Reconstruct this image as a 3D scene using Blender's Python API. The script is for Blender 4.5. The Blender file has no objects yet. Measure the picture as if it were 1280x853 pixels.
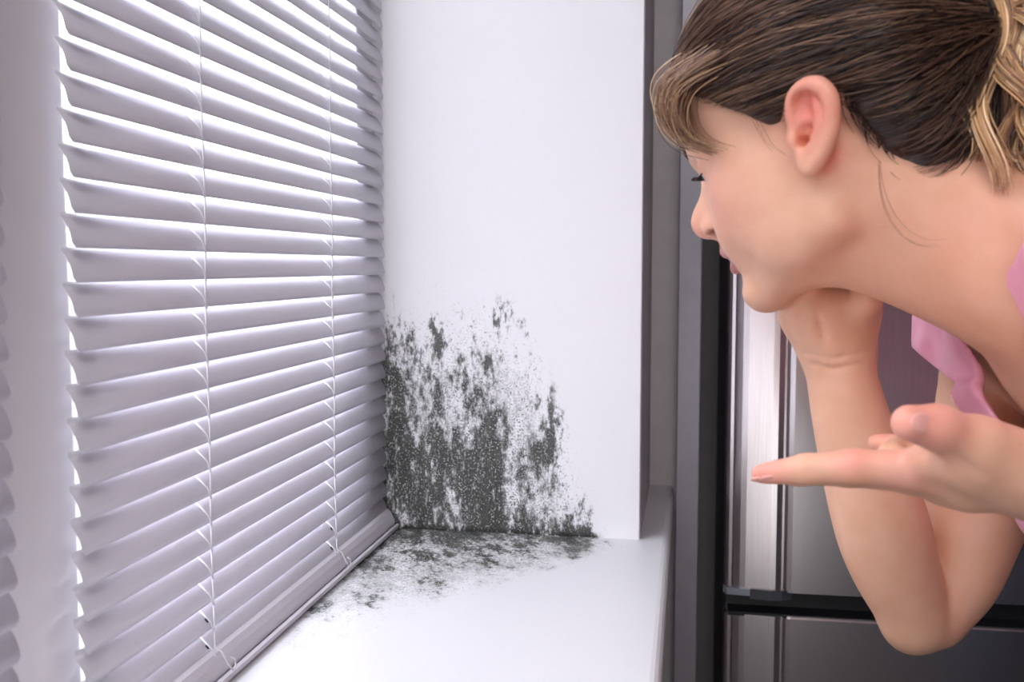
import bpy, bmesh, math, random
import numpy as np
from mathutils import Matrix, Vector
from math import sin, cos, pi, radians

random.seed(4); RNG = np.random.default_rng(11)
SC = bpy.context.scene
COL = SC.collection

# ------------------------------------------------------------------ camera
CAMZ = 1.25                       # camera height above the floor
FPX = 1250.0                      # focal length in pixels of the 1280 wide frame
PITCH = math.atan(93.5 / FPX)
YAW = math.atan(220 * cos(PITCH) / FPX)
cam_d = bpy.data.cameras.new('camera'); cam_d.lens = 36 * FPX / 1280; cam_d.sensor_width = 36
cam = bpy.data.objects.new('camera', cam_d); COL.objects.link(cam)
cam.location = (0, 0, CAMZ); cam.rotation_euler = (pi / 2 - PITCH, 0, YAW)
cam_d.clip_start = 0.02
cam_d.dof.use_dof = True; cam_d.dof.focus_distance = 0.98; cam_d.dof.aperture_fstop = 9.0
SC.camera = cam
CAM = Matrix.Translation((0, 0, CAMZ)) @ Matrix.Rotation(YAW, 4, 'Z') @ Matrix.Rotation(pi / 2 - PITCH, 4, 'X')
CAMN = np.array(CAM)

# ------------------------------------------------------------------ world, lights, exposure
vs = SC.view_settings
vs.view_transform = 'Standard'; vs.look = 'None'; vs.gamma = 1; vs.use_curve_mapping = False
vs.exposure = 0.26
world = bpy.data.worlds.new('sky'); SC.world = world; world.use_nodes = True
bg = world.node_tree.nodes['Background']
wn = world.node_tree; wtc = wn.nodes.new('ShaderNodeTexCoord'); wsx = wn.nodes.new('ShaderNodeSeparateXYZ'); wrp = wn.nodes.new('ShaderNodeValToRGB')
wn.links.new(wtc.outputs['Generated'], wsx.inputs[0]); wn.links.new(wsx.outputs[2], wrp.inputs[0]); wn.links.new(wrp.outputs[0], bg.inputs['Color'])
e0, e1 = wrp.color_ramp.elements; e0.position = 0.0; e0.color = (.22, .22, .23, 1); e1.position = .12; e1.color = (.88, .91, 1, 1)
bg.inputs['Strength'].default_value = 7.2

def area(name, loc, target, size, energy, color=(1, 1, 1), size_y=None):
    d = bpy.data.lights.new(name, 'AREA'); d.energy = energy; d.color = color
    d.shape = 'RECTANGLE'; d.size = size; d.size_y = size_y or size
    o = bpy.data.objects.new(name, d); COL.objects.link(o); o.location = loc
    o.rotation_euler = (Vector(target) - Vector(loc)).to_track_quat('-Z', 'Y').to_euler()
    return o
area('overhead_bounce_light', (0.05, -0.35, 2.42), (-0.15, 1.0, 0.9), 0.8, 9.5, (1.0, 0.965, 0.98))  # added soft light from above, stands for bounce off the ceiling
area('rear_fill_light', (0.10, -0.85, 1.15), (0.25, 1.1, 1.15), 0.36, 5.0, (1.0, 0.97, 0.985), 1.9)  # added tall fill behind the camera for face and fridge strip; no door there

# ------------------------------------------------------------------ node helpers
class S:                                            # a socket with arithmetic
    def __init__(s, nt, sock): s.nt = nt; s.k = sock
    def _m(s, op, o=None, o2=None, rev=False, clamp=False):
        n = s.nt.nodes.new('ShaderNodeMath'); n.operation = op; n.use_clamp = clamp
        args = [o, s] if rev else [s, o]
        if o2 is not None: args.append(o2)
        for i, a in enumerate(args):
            if a is None: continue
            if isinstance(a, S): s.nt.links.new(a.k, n.inputs[i])
            else: n.inputs[i].default_value = a
        return S(s.nt, n.outputs[0])
    def __add__(s, o): return s._m('ADD', o)
    __radd__ = __add__
    def __sub__(s, o): return s._m('SUBTRACT', o)
    def __rsub__(s, o): return s._m('SUBTRACT', o, rev=True)
    def __mul__(s, o): return s._m('MULTIPLY', o)
    __rmul__ = __mul__
    def __truediv__(s, o): return s._m('DIVIDE', o)
    def mn(s, o): return s._m('MINIMUM', o)
    def mx(s, o): return s._m('MAXIMUM', o)
    def abs(s): return s._m('ABSOLUTE')
    def clamp(s): return s._m('ADD', 0.0, clamp=True)
    def smooth(s, a, b):
        n = s.nt.nodes.new('ShaderNodeMapRange'); n.interpolation_type = 'SMOOTHSTEP'
        s.nt.links.new(s.k, n.inputs['Value'])
        lo, hi, t0, t1 = (a, b, 0, 1) if a < b else (b, a, 1, 0)
        n.inputs['From Min'].default_value = lo; n.inputs['From Max'].default_value = hi
        n.inputs['To Min'].default_value = t0; n.inputs['To Max'].default_value = t1
        return S(s.nt, n.outputs[0])

def new_mat(name):
    m = bpy.data.materials.new(name); m.use_nodes = True
    nt = m.node_tree; b = nt.nodes['Principled BSDF']
    return m, nt, b
def coords(nt):
    t = nt.nodes.new('ShaderNodeTexCoord'); x = nt.nodes.new('ShaderNodeSeparateXYZ')
    nt.links.new(t.outputs['Object'], x.inputs[0])
    return t.outputs['Object'], [S(nt, x.outputs[i]) for i in range(3)]
def vec(nt, a, b, c):
    n = nt.nodes.new('ShaderNodeCombineXYZ')
    for i, v in enumerate((a, b, c)):
        if isinstance(v, S): nt.links.new(v.k, n.inputs[i])
        else: n.inputs[i].default_value = v
    return n.outputs[0]
def noise(nt, v, scale, detail=3, rough=0.55, dist=0.0):
    n = nt.nodes.new('ShaderNodeTexNoise'); n.inputs['Scale'].default_value = scale
    n.inputs['Detail'].default_value = detail; n.inputs['Roughness'].default_value = rough
    n.inputs['Distortion'].default_value = dist
    nt.links.new(v, n.inputs['Vector']); return S(nt, n.outputs['Fac'])
def mixc(nt, f, a, b):
    n = nt.nodes.new('ShaderNodeMix'); n.data_type = 'RGBA'
    if isinstance(f, S): nt.links.new(f.k, n.inputs[0])
    else: n.inputs[0].default_value = f
    for i, v in ((6, a), (7, b)):
        if isinstance(v, tuple): n.inputs[i].default_value = (*v, 1) if len(v) == 3 else v
        else: nt.links.new(v, n.inputs[i])
    return n.outputs[2]
def bump(nt, b, h, strength=0.2, dist=0.001):
    n = nt.nodes.new('ShaderNodeBump'); n.inputs['Strength'].default_value = strength
    n.inputs['Distance'].default_value = dist
    nt.links.new(h.k, n.inputs['Height']); nt.links.new(n.outputs[0], b.inputs['Normal'])
def srgb(r, g, b): return tuple(((c / 255 + .055) / 1.055) ** 2.4 if c > 10 else c / 255 / 12.92 for c in (r, g, b))
def plain(name, col, rough=0.5, metal=0.0, nscale=40, namt=0.03, bmp=0.0):
    m, nt, b = new_mat(name); v, _ = coords(nt); n = noise(nt, v, nscale)
    c2 = tuple(max(0, c * (1 - namt * 4)) for c in col)
    nt.links.new(mixc(nt, n.smooth(.3, .7), col, c2), b.inputs['Base Color'])
    b.inputs['Roughness'].default_value = rough; b.inputs['Metallic'].default_value = metal
    if bmp: bump(nt, b, n, bmp)
    return m

# ------------------------------------------------------------------ mesh helpers
def link(o, parent=None):
    COL.objects.link(o)
    if parent is not None: o.parent = parent
    return o
def obj(name, bm, mat, parent=None, smooth=False, kind=None):
    me = bpy.data.meshes.new(name); bm.to_mesh(me); bm.free()
    if mat: me.materials.append(mat)
    if smooth: me.polygons.foreach_set('use_smooth', [True] * len(me.polygons))
    o = bpy.data.objects.new(name, me); link(o, parent)
    if kind: o['kind'] = kind
    return o
def tag(o, label, cat, group=None):
    o['label'] = label; o['category'] = cat
    if group: o['group'] = group
    return o
def empty(name, loc, label, cat, group=None):
    o = bpy.data.objects.new(name, None); COL.objects.link(o); o.location = loc; o.empty_display_size = .05
    return tag(o, label, cat, group)
def box(x0, x1, y0, y1, z0, z1, bev=0.0, seg=2, bm=None):
    bm = bm or bmesh.new()
    r = bmesh.ops.create_cube(bm, size=1.0)
    for v in r['verts']:
        v.co = Vector(((x0 + x1) / 2 + v.co.x * (x1 - x0), (y0 + y1) / 2 + v.co.y * (y1 - y0), (z0 + z1) / 2 + v.co.z * (z1 - z0)))
    if bev:
        es = list({e for v in r['verts'] for e in v.link_edges})
        bmesh.ops.bevel(bm, geom=es, offset=bev, segments=seg, affect='EDGES', profile=.5)
    return bm
def extrude_poly(pts, axis, a0, a1):               # closed 2D outline extruded along an axis
    bm = bmesh.new(); n = len(pts)
    def mk(p, a): return {'x': (a, p[0], p[1]), 'y': (p[0], a, p[1]), 'z': (p[0], p[1], a)}[axis]
    A = [bm.verts.new(mk(p, a0)) for p in pts]; B = [bm.verts.new(mk(p, a1)) for p in pts]
    for i in range(n): bm.faces.new((A[i], A[(i + 1) % n], B[(i + 1) % n], B[i]))
    bm.faces.new(A[::-1]); bm.faces.new(B)
    bmesh.ops.recalc_face_normals(bm, faces=bm.faces[:])
    return bm
def tube(pts, r, n=6, bm=None, closed=False):
    bm = bm or bmesh.new(); P = [Vector(p) for p in pts]; rings = []
    rr = r if hasattr(r, '__len__') else [r] * len(P)
    for i, p in enumerate(P):
        t = (P[min(i + 1, len(P) - 1)] - P[max(i - 1, 0)]).normalized()
        a = t.orthogonal().normalized() if i == 0 else (prev - t * prev.dot(t)).normalized()
        prev = a; b = t.cross(a)
        rings.append([bm.verts.new(p + (a * cos(2 * pi * k / n) + b * sin(2 * pi * k / n)) * rr[i]) for k in range(n)])
    for A, B in zip(rings, rings[1:]):
        for k in range(n): bm.faces.new((A[k], A[(k + 1) % n], B[(k + 1) % n], B[k]))
    bm.faces.new(rings[0][::-1]); bm.faces.new(rings[-1])
    return bm

# ------------------------------------------------------------------ materials
SILL = CAMZ - 0.3446
WALLC = (0.93, 0.925, 0.945)
def mould_material(name, horizontal):
    m, nt, b = new_mat(name); v, (X, Y, Z) = coords(nt)
    if horizontal:
        w = 1.25 - Y                                # distance from the side wall
        grain = vec(nt, X * 1.0 + Y * .35, Y * .55, 0.0)
    else:
        w = Z - SILL
        grain = vec(nt, X * 1.0, Z * .30, 0.0)
    u = X + 0.3846                                  # distance from the blind
    big = noise(nt, grain, 26, 5, .6)
    mid = noise(nt, grain, 85, 6, .68)
    fine = noise(nt, vec(nt, X, Y, Z * (1.0 if horizontal else .6)), 190, 3, .7)
    grit = noise(nt, v, 400, 1, .6)
    wob = (noise(nt, v, 30, 4, .6) - .5)
    if horizontal:
        lim = (0.43 - u * 1.25).mx(0.05)
        reach = 1.0 - (w + wob * .16) / lim
        cov = reach.smooth(-.15, .95) * (u + wob * .06).smooth(.31, .24)
        edge = w.smooth(.05, 0.0) * (u + wob * .03).smooth(.290, .265)
        cov = cov * .85 + edge * .55
        wide = reach.smooth(-.30, .45) * u.smooth(.33, .25)
    else:
        side = (u + w * .30 + wob * .045)
        cov = side.smooth(.290, .16) * .45 + .55 * side.smooth(.284, .250)
        cov = cov * (w + wob * .18 + u * .06).smooth(.43, .05)
        edge = w.smooth(.022, .0) * (u + wob * .03).smooth(.290, .265) * 1.1 + u.smooth(.026, 0.010) * (w + wob * .1).smooth(.30, .16) * .7
        cov = cov + edge * .7
        cov = cov * w.smooth(.325, .27)
        wide = side.smooth(.30, .22) * (w + wob * .12).smooth(.36, .15)
    cov = cov.clamp()
    field = (big - .5) * 1.35 + (mid - .5) * 1.0 + (fine - .5) * .7
    dark = (field + cov * .345).smooth(.16, .34) * cov.smooth(.0, .15)
    mossy = (field * .7 + wide * .40 + (grit - .5) * .8).smooth(.08, .50) * wide
    speck = ((grit - .5) * .9 + (fine - .5) * .7 + cov * .16).smooth(.19, .27) * wide
    flake = ((grit - .5) * .9 + (fine - .5) * .7 - field * .18).smooth(.06, .14)
    c = mixc(nt, mossy * .72, (.735, .73, .745) if horizontal else WALLC, (.27, .275, .26))
    dk = mixc(nt, (grit * .5 + mid * .5).smooth(.42, .60), (.008, .010, .007), (.070, .077, .060))
    c = mixc(nt, dark * .93, c, dk)
    c = mixc(nt, speck * .92, c, (.016, .018, .014))
    c = mixc(nt, flake * wide * (mid * .7 + big * .5).smooth(.45, .66) * .72, c, (.66, .665, .64))
    if not horizontal:
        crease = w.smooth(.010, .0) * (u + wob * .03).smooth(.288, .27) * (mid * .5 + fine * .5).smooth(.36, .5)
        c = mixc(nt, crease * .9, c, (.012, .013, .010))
    nt.links.new(c, b.inputs['Base Color'])
    b.inputs['Roughness'].default_value = 0.55 if not horizontal else 0.42
    h = dark * .5 + grit * wide * .7
    bump(nt, b, h, .35, .0012)
    return m
MAT_REVEAL = mould_material('mouldy_plaster', False)
MAT_SILL = mould_material('mouldy_sill', True)
MAT_WALL = plain('white_plaster', (.74, .70, .715), .6, 0, 60, .01)
MAT_GREY = plain('grey_room_walls', (.70, .655, .665), .6, 0, 40, .015)  # greyer tone for room-side wall faces, darker than the recess side
MAT_DARKWALL = plain('grey_wall_paint', (.36, .33, .34), .7, 0, 30, .02)
MAT_FLOOR = plain('dark_floor', (.05, .045, .045), .5, 0, 6, .05)
MAT_CEIL = plain('ceiling_paint', (.72, .70, .72), .8, 0, 20, .01)
MAT_PVC = plain('white_window_plastic', (.93, .91, .94), .25, 0, 30, .005)
MAT_PANEL = plain('grey_aluminium_panel', (.42, .41, .45), .42, .30, 30, .02)
MAT_BLACK = plain('black_plastic', (.012, .012, .015), .35, 0, 50, .02)
MAT_CORD = plain('white_cord', (.88, .87, .91), .6, 0, 400, .02)

m, nt, b = new_mat('white_slat_lacquer'); MAT_SLAT = m
v, (X, Y, Z) = coords(nt); n = noise(nt, v, 90)
b.inputs['Base Color'].default_value = (.735, .71, .765, 1); b.inputs['Roughness'].default_value = .34
tl = nt.nodes.new('ShaderNodeBsdfTranslucent'); tl.inputs['Color'].default_value = (.95, .93, 1, 1)
mx = nt.nodes.new('ShaderNodeMixShader'); nt.links.new((n * .05 + .08).k, mx.inputs[0])
nt.links.new(b.outputs[0], mx.inputs[1]); nt.links.new(tl.outputs[0], mx.inputs[2])
nt.links.new(mx.outputs[0], nt.nodes['Material Output'].inputs[0])

m, nt, b = new_mat('window_glass'); MAT_GLASS = m
tr = nt.nodes.new('ShaderNodeBsdfTransparent'); gl = nt.nodes.new('ShaderNodeBsdfGlossy'); gl.inputs['Roughness'].default_value = .02
fr = nt.nodes.new('ShaderNodeFresnel'); mx = nt.nodes.new('ShaderNodeMixShader')
geo = nt.nodes.new('ShaderNodeNewGeometry'); nt.links.new((S(nt, fr.outputs[0]) * (1.0 - S(nt, geo.outputs['Backfacing']))).k, mx.inputs[0]); nt.links.new(tr.outputs[0], mx.inputs[1]); nt.links.new(gl.outputs[0], mx.inputs[2])
nt.links.new(mx.outputs[0], nt.nodes['Material Output'].inputs[0])

m, nt, b = new_mat('brushed_steel'); MAT_STEEL = m
v, (X, Y, Z) = coords(nt); n = noise(nt, vec(nt, X * 60, Y * 60, Z * 1.2), 12, 3)
nt.links.new(mixc(nt, n.smooth(.3, .7), (.86, .81, .82), (.79, .74, .75)), b.inputs['Base Color'])
b.inputs['Metallic'].default_value = 1; b.inputs['Roughness'].default_value = .25
MAT_CHROME = plain('polished_trim', (.80, .80, .84), .12, 1, 20, .01)
MAT_GRIP = plain('grey_grip_plastic', (.10, .105, .12), .35, 0, 30, .02)
MAT_GRIPL = plain('pale_grip_plastic', (.42, .46, .52), .3, 0, 30, .02)

# ------------------------------------------------------------------ room shell
WX = -0.0553                                        # room face of the window wall
YR = 1.25                                           # side of the window recess
YE = 1.575                                          # end wall of the room
ZT = 2.44                                           # top of the window opening
XG = -0.425                                         # window glass
def struct(name, bm, mat, smooth=False): return obj(name, bm, mat, None, smooth, 'structure')
struct('floor', box(-.6, 3.0, -2.8, 2.24, -.06, 0), MAT_FLOOR)
struct('ceiling', box(-.6, 3.0, -2.8, 2.24, 2.55, 2.6), MAT_CEIL)
wr = struct('wall_reveal', box(-.50, WX, YR, YE + .1, SILL - .03, 2.55, .0015, 1), MAT_REVEAL)
wr.data.materials.append(MAT_GREY)
for p_ in wr.data.polygons:
    if p_.normal.x > .5: p_.material_index = 1
struct('wall_window', box(-.50, WX, -2.8, YE + .1, 0, SILL - .032), MAT_GREY)
struct('wall_lintel', box(-.50, WX, -2.8, YR, ZT, 2.55), MAT_WALL)
struct('wall_near', box(-.50, WX, -2.8, -.62, SILL - .032, ZT), MAT_WALL)
struct('wall_pier', box(WX, -.0142, YE, YE + .56, 0, 2.55), MAT_GREY)
struct('wall_end', box(-.0142, 3.0, YE + .56, YE + .66, 0, 2.55), MAT_GREY)
struct('wall_right', box(3.0, 3.1, -2.8, YE + .66, 0, 2.55), MAT_DARKWALL)
struct('wall_rear', box(-.5, 3.0, -2.9, -2.8, 0, 2.55), MAT_DARKWALL)
# sill board with a rounded nose, one slab across the recess and past its corner
n0, z1, z0 = -0.0172, SILL, SILL - .028
prof = [(-.46, z0), (n0 - .004, z0)] + [(n0 - .010 + .010 * cos(t), z1 - .010 + .010 * sin(t)) for t in np.linspace(-.6, pi / 2, 7)] + [(-.46, z1)]
bm = extrude_poly(prof, 'y', -.62, YE)
ob = struct('window_sill', bm, MAT_SILL)
# window frame and panes
f = bpy.data.objects.new('window_1', None); COL.objects.link(f); f.location = (XG, .5, SILL); f['kind'] = 'structure'
def wpart(name, x0, x1, y0, y1, za, zb, mat, bev=.003):
    bm = box(x0 - XG, x1 - XG, y0 - .5, y1 - .5, za - SILL, zb - SILL, bev)
    return obj(name, bm, mat, f)
wpart('frame_rail', XG - .03, XG + .025, -.62, YR, SILL, SILL + .055, MAT_PVC)
wpart('frame_rail', XG - .03, XG + .025, -.62, YR, ZT - .055, ZT, MAT_PVC)
wpart('frame_jamb', XG - .03, XG + .025, YR - .065, YR, SILL, ZT, MAT_PVC)
wpart('frame_jamb', XG - .03, XG + .025, -.62, -.55, SILL, ZT, MAT_PVC)
wpart('mullion', XG - .03, XG + .026, .508, .600, SILL, ZT, MAT_PVC, .006)
wpart('pane', XG - .006, XG, .600, YR - .065, SILL + .055, ZT - .055, MAT_GLASS, 0)
wpart('pane', XG - .006, XG, -.55, .508, SILL + .055, ZT - .055, MAT_GLASS, 0)

# ------------------------------------------------------------------ venetian blinds
XB = -0.3835; SP = 0.02215; SLW = 0.0252; TILT = radians(24)
def slat_mesh(y0, y1, holes):
    # curved strip: lower edge at the origin towards the room, upper edge towards the window
    n = 8; th = .0005; bm = bmesh.new(); rows = []
    L = y1 - y0; rc = .0035
    def prof(s):
        ch = s * SLW; sag = .0025 * (1 - (2 * s - 1) ** 2)
        return Vector((-ch * sin(TILT) + sag * cos(TILT), 0, ch * cos(TILT) + sag * sin(TILT)))
    for i in range(n + 1):
        s = i / n; d = min(s, 1 - s) * SLW
        inset = rc - math.sqrt(max(0, rc * rc - (rc - d) ** 2)) if d < rc else 0
        p = prof(s); rows.append([bm.verts.new(p + Vector((0, y, 0))) for y in (inset, L * .25, L * .5, L * .75, L - inset)])
    for a, b_ in zip(rows, rows[1:]):
        for k in range(4): bm.faces.new((a[k], a[k + 1], b_[k + 1], b_[k]))
    bmesh.ops.recalc_face_normals(bm, faces=bm.faces[:])
    bmesh.ops.solidify(bm, geom=bm.faces[:], thickness=th)
    me = bpy.data.meshes.new('slat'); bm.to_mesh(me); bm.free()
    me.materials.append(MAT_SLAT); me.polygons.foreach_set('use_smooth', [True] * len(me.polygons))
    return me
Z0 = CAMZ + 0.0116 - 15 * SP                        # lower edge of the lowest slat
def blind(y0, y1, cords, label):
    root = empty('venetian_blind', (XB, y0, SILL + .004), label, 'blind', 'venetian blinds in the window')
    me = slat_mesh(y0, y1, cords); nsl = 66
    for i in range(nsl):
        o = bpy.data.objects.new('slat', me); link(o, root)
        o.location = (0, 0, Z0 + i * SP - SILL - .004)
    top = Z0 + nsl * SP - SILL
    L = y1 - y0
    # bottom rail: a shallow tilted bar with a rounded back and a groove lip
    a = TILT
    pr = []
    for (s, h) in ((0, -.001), (0, .003), (.002, .0055), (.006, .0065), (.013, .0070), (.020, .0062), (.0235, .004), (.0245, .0015), (.0235, -.001)):
        pr.append((.006 - s * sin(a) + h * cos(a), .001 + s * cos(a) + h * sin(a)))
    bm = extrude_poly(pr, 'y', -.001, L + .001)
    rail = obj('bottom_rail', bm, MAT_SLAT, root)
    bm = extrude_poly([(.0145 , -.001), (.0152, .004), (.0125, .0052), (.0110, -.001)], 'y', -.0015, L + .0015)
    obj('rail_lip', bm, MAT_SLAT, rail)
    obj('head_rail', box(-.03, .008, 0, L, top + .004, top + .032, .003), MAT_SLAT, root)
    for cy in cords:
        c = cy - y0; xf = .0032
        pts = [(xf + .0006 * sin(k * 1.3), c + .0005 * sin(k * .7), top + .01 - k * (top - .028 + .01) / 40) for k in range(41)]
        pts += [(xf + .006, c + .001, .024), (xf + .0105, c + .0035, .012), (xf + .0125, c + .008, .006), (xf + .0125, c + .0125, .008), (xf + .0115, c + .0135, .013), (xf + .009, c + .011, .0155)]
        co = obj('ladder_cord', tube(pts, .0008, 5), MAT_CORD, root, True)
        obj('ladder_cord', tube([(-.0135, c, top + .01), (-.0135, c, .012)], .0006, 5), MAT_CORD, root, True)
        for i in range(nsl):                        # rung loop that carries each slat
            z = Z0 + i * SP - SILL - .004
            if z > 1.0: break
            pts = [(xf + .0004, c, z - .001), (xf + .0012, c - .0035, z + .0035), (xf + .0008, c - .0062, z + .009), (xf - .0022, c - .0072, z + .0125), (-.0095, c - .006, z + .0205)]
            obj('rung_cord', tube(pts, .0008, 4), MAT_CORD, co, True)
        for i in (0, 1):                            # punched cord holes in the two lowest slats
            z = Z0 + i * SP - SILL - .004
            bm = tube([(.0012, c - .006, z + .0085), (-.0003, c - .0075, z + .0118)], .0008, 6)
            obj('cord_hole', bm, MAT_BLACK, co)
    return root
blind(.578, 1.2405, (.748, 1.0387), 'white venetian blind whose far end meets the mouldy wall')
blind(-.50, .5145, (-.25, .30), 'white venetian blind beyond the window mullion, away from the mould')

# ------------------------------------------------------------------ fridge and panel beside it
YF = 1.47                                           # fridge door face
fx0, fx1 = 0.0585, 0.70
zs = 0.776                                          # split between the doors
fr = empty('fridge_freezer', ((fx0 + fx1) / 2, YF + .3, 0), 'stainless steel fridge freezer with two doors behind the leaning woman', 'fridge')
def fp(name, bm, mat, parent=None, smooth=False):
    if parent is None:
        for v_ in bm.verts: v_.co -= fr.location
        return obj(name, bm, mat, fr, smooth)
    for v_ in bm.verts: v_.co -= fr.location
    return obj(name, bm, mat, parent, smooth)
fp('cabinet', box(fx0 + .004, fx1 - .004, YF + .055, YF + .62, .02, 1.86, .006), MAT_PANEL)
g = fx0 + .085                                      # groove between edge strip and door face
def door_outline(z):
    pts = [(fx0, YF + .052), (fx0, YF + .020), (fx0 + .0015, YF + .013), (fx0 + .006, YF + .009), (fx0 + .0105, YF + .0085)]
    pts += [(fx0 + .013, YF + .0102), (fx0 + .0155, YF + .0092), (fx0 + .022, YF + .0070), (fx0 + .03, YF + .0060), (g - .02, YF + .0032), (g - .012, YF + .0030), (g - .004, YF + .0042), (g - .001, YF + .0042), (g + .003, YF - .0022), (g + .010, YF - .0034)]
    W = fx1 - fx0
    pts += [(g + .15, YF - .0022), (fx0 + W * .62, YF - .0005), (fx1 - .15, YF + .0015), (fx1 - .02, YF + .003), (fx1 - .005, YF + .007), (fx1, YF + .015), (fx1, YF + .052)]
    return pts
def door(name, za, zb):
    bm = extrude_poly(door_outline(0), 'z', za, zb)
    es = [e for e in bm.edges if abs(e.verts[0].co.z - e.verts[1].co.z) < 1e-6]
    bmesh.ops.bevel(bm, geom=es, offset=.0035, segments=2, affect='EDGES')
    return fp(name, bm, MAT_STEEL)
d1 = door('upper_door', zs, 1.85)
d2 = door('lower_door', .06, zs - .034)
fp('grip_recess', box(fx0 + .004, fx1 - .004, YF + .030, YF + .05, zs - .042, zs + .002), MAT_BLACK)
fp('grip_ledge', extrude_poly([(YF + .006, zs - .0340), (YF + .034, zs - .030), (YF + .034, zs - .040), (YF + .006, zs - .040)], 'x', fx0 + .006, fx1 - .006), MAT_BLACK, d2)
fp('grip_insert', extrude_poly([(fx0 + .038, YF + .006), (g - .018, YF + .0015), (g - .002, YF + .0035), (g + .012, YF + .012), (g + .012, YF + .03), (fx0 + .038, YF + .03)], 'z', zs - .0135, zs + .001), MAT_GRIP, d1)
fp('grip_corner', extrude_poly([(fx0 - .001, YF + .018), (fx0 + .004, YF + .008), (fx0 + .014, YF + .0065), (fx0 + .037, YF + .0045), (fx0 + .037, YF + .02), (fx0, YF + .03)], 'z', zs - .009, zs + .0005), MAT_GRIPL, d1)
fp('door_gasket', box(fx0 + .006, fx1 - .006, YF + .051, YF + .056, .05, 1.84), MAT_BLACK)
fp('plinth', box(fx0 + .02, fx1 - .02, YF + .05, YF + .07, 0, .06), MAT_BLACK)
pn = tag(obj('side_panel', box(-.0140, .0205, YE - .075, YE + .55, 0, 2.3, .002), MAT_PANEL), 'tall grey filler panel between the window sill end and the fridge', 'panel')
# ------------------------------------------------------------------ the woman, modelled as distance fields
# camera-aligned metres: x right, y up, z towards the viewer
def C(px, py, d): return np.array([(px - 640) / FPX * d, (426.5 - py) / FPX * d, -d])
def to_world(P): return np.asarray(P) @ CAMN[:3, :3].T + CAMN[:3, 3]
def nz(v): v = np.asarray(v, float); return v / np.linalg.norm(v)
class Vol:
    def __init__(s, lo, hi, h):
        s.lo = np.array(lo, float); s.h = h; s.n = np.ceil((np.array(hi) - s.lo) / h).astype(int) + 1
        s.a = np.full(s.n, .03, np.float32)
    def grid(s, lo, hi):
        i0 = np.clip(np.floor((lo - s.lo) / s.h).astype(int), 0, s.n); i1 = np.clip(np.ceil((hi - s.lo) / s.h).astype(int) + 1, 0, s.n)
        if (i1 <= i0).any(): return None, None
        ax = [(s.lo[k] + s.h * np.arange(i0[k], i1[k])).astype(np.float32) for k in range(3)]
        return tuple(slice(i0[k], i1[k]) for k in range(3)), (ax[0][:, None, None], ax[1][None, :, None], ax[2][None, None, :])
    def put(s, pr, k=.004, sub=False, grow=0.0):
        f, lo, hi = pr; m = k + .012 + grow
        sl, G = s.grid(lo - m, hi + m)
        if sl is None: return
        d = f(*G) - grow; a = s.a[sl]
        if sub: d = -d; a = -a; d, a = -d, -a
        if sub:
            d = -d                                   # carve: smooth max of field and minus shape
            hh = np.maximum(k - np.abs(a - d), 0) / max(k, 1e-6); s.a[sl] = np.maximum(a, d) + hh * hh * k / 4
        else:
            hh = np.maximum(k - np.abs(a - d), 0) / max(k, 1e-6); s.a[sl] = np.minimum(a, d) - hh * hh * k / 4
def rc(a, b, ra, rb):
    a = np.asarray(a, float); b = np.asarray(b, float); ab = b - a; L2 = max(ab @ ab, 1e-12)
    def f(x, y, z):
        t = np.clip(((x - a[0]) * ab[0] + (y - a[1]) * ab[1] + (z - a[2]) * ab[2]) / L2, 0, 1).astype(np.float32)
        return np.sqrt((x - a[0] - t * ab[0]) ** 2 + (y - a[1] - t * ab[1]) ** 2 + (z - a[2] - t * ab[2]) ** 2) - (ra + t * (rb - ra))
    r = max(ra, rb); return f, np.minimum(a, b) - r, np.maximum(a, b) + r
def ell(c, R, r):                                   # R: rows are the three axes
    c = np.asarray(c, float); R = np.asarray(R, float); r = np.asarray(r, float)
    def f(x, y, z):
        p = [((x - c[0]) * R[i][0] + (y - c[1]) * R[i][1] + (z - c[2]) * R[i][2]) for i in range(3)]
        k0 = np.sqrt(sum((p[i] / r[i]) ** 2 for i in range(3))); k1 = np.sqrt(sum((p[i] / r[i] ** 2) ** 2 for i in range(3)))
        return k0 * (k0 - 1) / np.maximum(k1, 1e-6)
    e = np.sqrt(((R * r[:, None]) ** 2).sum(0)); return f, c - e, c + e
def chain(V, pts, rad, k=.004, sub=False):
    for i in range(len(pts) - 1): V.put(rc(pts[i], pts[i + 1], rad[i], rad[i + 1]), k, sub)
def schain(V, pts, rad, n=10, k=.004):
    pts = np.array(pts, float); rad = np.array(rad, float); m_ = len(pts); q = np.concatenate([pts, rad[:, None]], 1)
    q = np.concatenate([[2 * q[0] - q[1]], q, [2 * q[-1] - q[-2]]]); out = []
    for i in range(1, m_):
        for t in np.arange(n) / n:
            a, b, c, d = q[i - 1], q[i], q[i + 1], q[i + 2]
            out.append(.5 * (2 * b + (c - a) * t + (2 * a - 5 * b + 4 * c - d) * t * t + (3 * b - a - 3 * c + d) * t ** 3))
    out.append(q[m_]); out = np.array(out)
    for i in range(len(out) - 1): V.put(rc(out[i, :3], out[i + 1, :3], out[i, 3], out[i + 1, 3]), k)
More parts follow.
